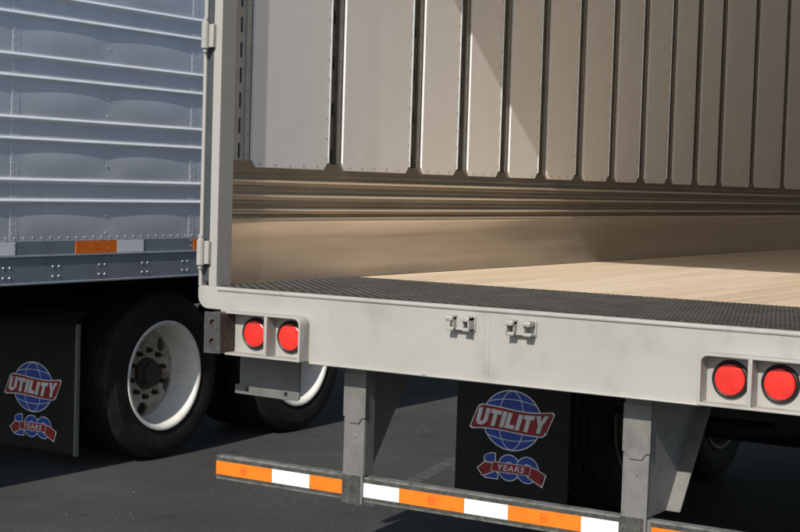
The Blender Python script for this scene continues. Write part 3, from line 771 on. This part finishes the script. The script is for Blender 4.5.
# ---- underbody
bpart('slider_rail', 'chassis', T, ((0.62, 0.62, 0.98), (0.72, 8.0, 1.16)))
bpart('slider_rail', 'chassis', T, ((W-0.72, 0.62, 0.98), (W-0.62, 8.0, 1.16)))
bm = bmesh.new(); box(bm, (0.06, 0.07, 1.06), (W-0.06, 0.12, 1.16)); me = mesh(bm, 'crossmember', 'chassis')
for k in range(48): obj('crossmember', me, T, (0, 0.32*k+0.03, 0))
for yy in (2.93, 4.18):
    bm = bmesh.new(); cyl(bm, (0.5, yy, TR), 'x', 0.065, W-1.0, 20)
    box(bm, (0.60, yy-0.12, 0.48), (0.74, yy+0.12, 0.98)); box(bm, (W-0.74, yy-0.12, 0.48), (W-0.60, yy+0.12, 0.98))
    part('axle', bm, 'chassis', T)
    wheel(T, 0.02, yy, True, 0.3); wheel(T, W-0.02, yy, False, 0.9)
for xx in (0.67, W-0.67):
    bm = bmesh.new()
    for yy in (2.35, 3.6):
        prism(bm, [(yy-0.02, 0.98), (yy+0.16, 0.98), (yy+0.10, 0.60), (yy+0.02, 0.60)], 'x', xx-0.08, xx+0.08)
        prism(bm, [(yy+0.03, 0.68), (yy+0.75, 0.60), (yy+0.75, 0.50), (yy+0.03, 0.60)], 'x', xx-0.05, xx+0.05)
        cyl(bm, (xx, yy+0.98, 0.62), 'z', 0.12, 0.36, 20, 0.02)
    part('suspension', bm, 'chassis', T)
for yy in (2.25, 3.5): bpart('shade_crossmember', 'chassis', T, ((0.72, yy, 0.66), (W-0.72, yy+0.09, 1.05)))  # added panels that darken the underbody and hide axle and far wheel
for xx in (1.0, W-1.0):
    for yy in (2.72, 3.97):
        bm = bmesh.new(); cyl(bm, (xx, yy-0.26, 0.64), 'y', 0.085, 0.24, 20, 0.015); part('brake_chamber', bm, 'chassis', T, smooth=True)
bm = bmesh.new(); box(bm, (0.72, 5.1, 0.55), (W-0.72, 5.5, 1.05), 0.03); part('air_tank', bm, 'chassis', T, smooth=True)
bpart('landing_leg', 'chassis', T, ((0.55, 11.9, 0.02), (0.68, 12.05, 1.2)), ((W-0.68, 11.9, 0.02), (W-0.55, 12.05, 1.2)))
mud_flap(T, 0.098, 0.715, 1.90, 0.215, 1.04, 0.407, 0.585)
mud_flap(T, W-0.715, W-0.098, 1.90, 0.215, 1.04, W-0.407, 0.585)

# ================================================================== LEFT TRAILER
XL = -2.18
U = thing('semi_trailer', 'closed grey aluminium box trailer with paired horizontal ribs and riveted side panels', 'trailer')
Y0, PW = -1.12, 0.725                                            # rear end and post pitch
# side sheets: each two bays wide (1.464), pillowed between the rib pairs
ZB, ZT = 1.335, 4.02
pairs = [(1.562+0.3283*k, 1.673+0.3283*k) for k in range(7)]
def bulge(yf, z):
    """yf = 0..1 across one bay"""
    s = math.sin(math.pi*min(max(yf, 0), 1))**0.95
    for k in range(-1, 8):
        lo, hi = 1.673+0.3283*k, 1.562+0.3283*(k+1)
        if lo <= z <= hi:
            t = (z-lo)/(hi-lo); return 0.0060*s*math.sin(math.pi*t)**1.1
        if hi < z < hi+0.111:
            t = (z-hi)/0.111; return 0.0010*s*math.sin(math.pi*t)
    return 0.0
def sheet_mesh(seed):
    rnd = random.Random(seed); bm = bmesh.new()
    ny = 44; zs = [ZB]
    lo = ZB
    for k in range(8):
        base = 1.562+0.3283*k; prev = 1.673+0.3283*(k-1)
        zs += [prev+(base-prev)*j/14 for j in range(1, 15) if prev+(base-prev)*j/14 > ZB+0.004]
        zs += [base+0.111*j/4 for j in range(1, 5)]
    zs = [z for z in zs if z <= ZT]
    amp = [[rnd.uniform(0.65, 1.2) for _ in range(10)] for _ in range(2)]
    ph = [[rnd.uniform(-0.10, 0.10) for _ in range(10)] for _ in range(2)]
    g = []
    for i in range(ny+1):
        y = 2*PW*i/ny; row = []
        for z in zs:
            bay = 0 if y < PW else 1; yf = (y-bay*PW)/PW; ci = int(max(0, (z-1.34)/0.3283))
            yf2 = yf + ph[bay][ci]*math.sin(math.pi*yf)
            row.append(bm.verts.new((amp[bay][ci]*bulge(yf2, z), y, z)))
        g.append(row)
    for i in range(ny):
        for j in range(len(zs)-1): bm.faces.new((g[i][j], g[i+1][j], g[i+1][j+1], g[i][j+1]))
    me = mesh(bm, 'side_sheet', 'alu_skin'); me.shade_smooth(); return me
SH = [sheet_mesh(3), sheet_mesh(8), sheet_mesh(21)]
def strip_rivets():
    bm = bmesh.new()
    for k in range(56):
        z = 1.39+k*0.0469
        if any(abs(z-q) < 0.016 for pr in pairs for q in pr): continue
        dome(bm, (0.0017, 0.012, z), (1, 0, 0), 0.0042, 0.003, 6); dome(bm, (0.0017, 0.042, z+0.012), (1, 0, 0), 0.0036, 0.0022, 6)
        if k % 2 == 0: dome(bm, (0.001, PW, z), (1, 0, 0), 0.006, 0.0045, 6)
    for k in range(22): dome(bm, (0.002, 0.03+k*0.0662, 1.366), (1, 0, 0), 0.0062, 0.0045, 6)
    return mesh(bm, 'rivet_rows', 'rivet', True)
SR = strip_rivets()
def lap_mesh():
    bm = bmesh.new(); box(bm, (0.0003, -0.002, ZB), (0.0018, 0.056, ZT), 0.0006, 1); return mesh(bm, 'lap_strip', 'alu_skin')
LAP = lap_mesh()
n = 0; y = Y0 + 2*PW*0.03
YS = 1.087 - 2*PW*2
nsh = 0
while nsh < 10:
    o = obj('side_sheet', SH[nsh % 3], U, (XL, YS+2*PW*nsh, 0))
    obj('lap_strip', LAP, o); r_ = obj('rivet_rows', SR, o); r_['kind'] = 'stuff'
    nsh += 1
YE = YS+2*PW*nsh
def rib_mesh():
    bm = bmesh.new(); n_ = 12; pr = []
    for k in range(n_+1):
        t = math.pi*k/n_ - math.pi/2; pr.append((0.013*math.cos(t)+0.002, 0.0118*math.sin(t)))
    pr = [(0.0025, -0.017), (0.0035, -0.0165), (0.0035, -0.0115)] + pr[1:-1] + [(0.0035, 0.0115), (0.0035, 0.0165), (0.0025, 0.017)]
    prism(bm, [(-0.002, -0.017)] + pr + [(-0.002, 0.017)], 'y', YS, YE)
    return mesh(bm, 'rib', 'alu_rib', True)
RB = rib_mesh()
for a, b in pairs:
    for z in (a, b): obj('rib', RB, U, (XL, 0, z))
# base rail
bm = bmesh.new()
prism(bm, [(XL-0.05, 1.352), (XL+0.003, 1.352), (XL+0.005, 1.349), (XL+0.004, 1.275), (XL+0.014, 1.272), (XL+0.015, 1.266), (XL+0.007, 1.262), (XL+0.006, 1.128), (XL+0.012, 1.124), (XL+0.012, 1.116), (XL-0.05, 1.116)], 'y', YS, YE)
br = part('base_rail', bm, 'alu_rail', U)
bm = bmesh.new()
for k in range(40):
    yy = 1.063 + 0.3605*(k-5)
    for dy in (-0.023, 0.023):
        for z in (1.210, 1.156): dome(bm, (XL+0.006, yy+dy, z), (1, 0, 0), 0.0085, 0.005, 8)
for k in range(-3, 16):
    for z in (1.335, 1.30, 1.25): dome(bm, (XL+0.005, 1.107+PW*k, z), (1, 0, 0), 0.005, 0.004, 6)
rv = part('rivet_rows', bm, 'rivet', br, smooth=True); rv['kind'] = 'stuff'
for k in range(-2, 12):
    ya = 1.572+1.008*k
    for a, b, c in ((ya, ya+0.330, 'orange'), (ya+0.330, ya+0.558, 'white')):
        bm = bmesh.new(); box(bm, (XL+0.003, a+0.0005, 1.277), (XL+0.0068, b-0.0005, 1.346))
        t = part('reflective_tape', bm, c, br)
    bm = bmesh.new(); lathe(bm, [(0.020, XL+0.0071), (0.016, XL+0.0074), (0.0155, XL+0.0071)], 'x', 20, (0, ya+0.17, 1.311), closed=True)
    part('tape_mark', bm, 'orange_mark', br)
# rest of the box
WL = XL-2.59
bpart('far_side', 'alu_skin', U, ((WL, YS, 1.116), (WL+0.04, YE, ZT)))
bpart('roof', 'outer', U, ((WL, YS, ZT), (XL, YE, ZT+0.03)))
bm = bmesh.new(); box(bm, (XL-0.03, YS, ZT-0.12), (XL+0.012, YE, ZT+0.04), 0.008); part('top_rail', bm, 'alu_rail', U)
bpart('rear_door', 'outer', U, ((WL+0.02, YS-0.05, 1.25), (XL-0.02, YS, ZT)))
bpart('front_wall', 'outer', U, ((WL+0.02, YE, 1.2), (XL-0.02, YE+0.05, ZT)))
bpart('floor_base', 'chassis', U, ((WL+0.045, YS, 1.13), (XL-0.055, YE, 1.24)))
bpart('rear_sill', 'paint', U, ((WL, YS-0.06, 1.03), (XL, YS-0.052, 1.26)))
bpart('slider_rail', 'chassis', U, ((XL-0.80, 0.6, 0.86), (XL-0.68, 8, 1.128)))
bpart('slider_rail', 'chassis', U, ((WL+0.68, 0.6, 0.86), (WL+0.80, 8, 1.128)))
XWH = -2.268
for yy in (2.462, 3.86):
    wheel(U, XWH, yy, False, 0.22); wheel(U, WL+0.1, yy, True, 0.5)
    bm = bmesh.new(); cyl(bm, (WL+0.5, yy, TR), 'x', 0.065, 1.6, 20)
    box(bm, (XL-0.86, yy-0.15, 0.48), (XL-0.68, yy+0.15, 0.88)); box(bm, (WL+0.68, yy-0.15, 0.48), (WL+0.86, yy+0.15, 0.88))
    part('axle', bm, 'chassis', U)
mud_flap(U, -2.995, -2.375, 1.80, 0.10, 0.895, -2.712, 0.462, edge=True)
mud_flap(U, WL+0.05, WL+0.66, 1.68, 0.12, 0.905, WL+0.355, 0.478)
bm = bmesh.new(); box(bm, (-2.995, 1.812, 0.89), (-2.36, 1.85, 0.925), 0.004); part('flap_bracket', bm, 'chassis', U)
bm = bmesh.new(); box(bm, (WL+0.7, 5.2, 0.5), (XL-0.7, 5.7, 1.1), 0.03); part('air_tank', bm, 'chassis', U, smooth=True)
bpart('landing_leg', 'chassis', U, ((XL-0.68, 10.9, 0.02), (XL-0.55, 11.05, 1.2)), ((WL+0.55, 10.9, 0.02), (WL+0.68, 11.05, 1.2)))
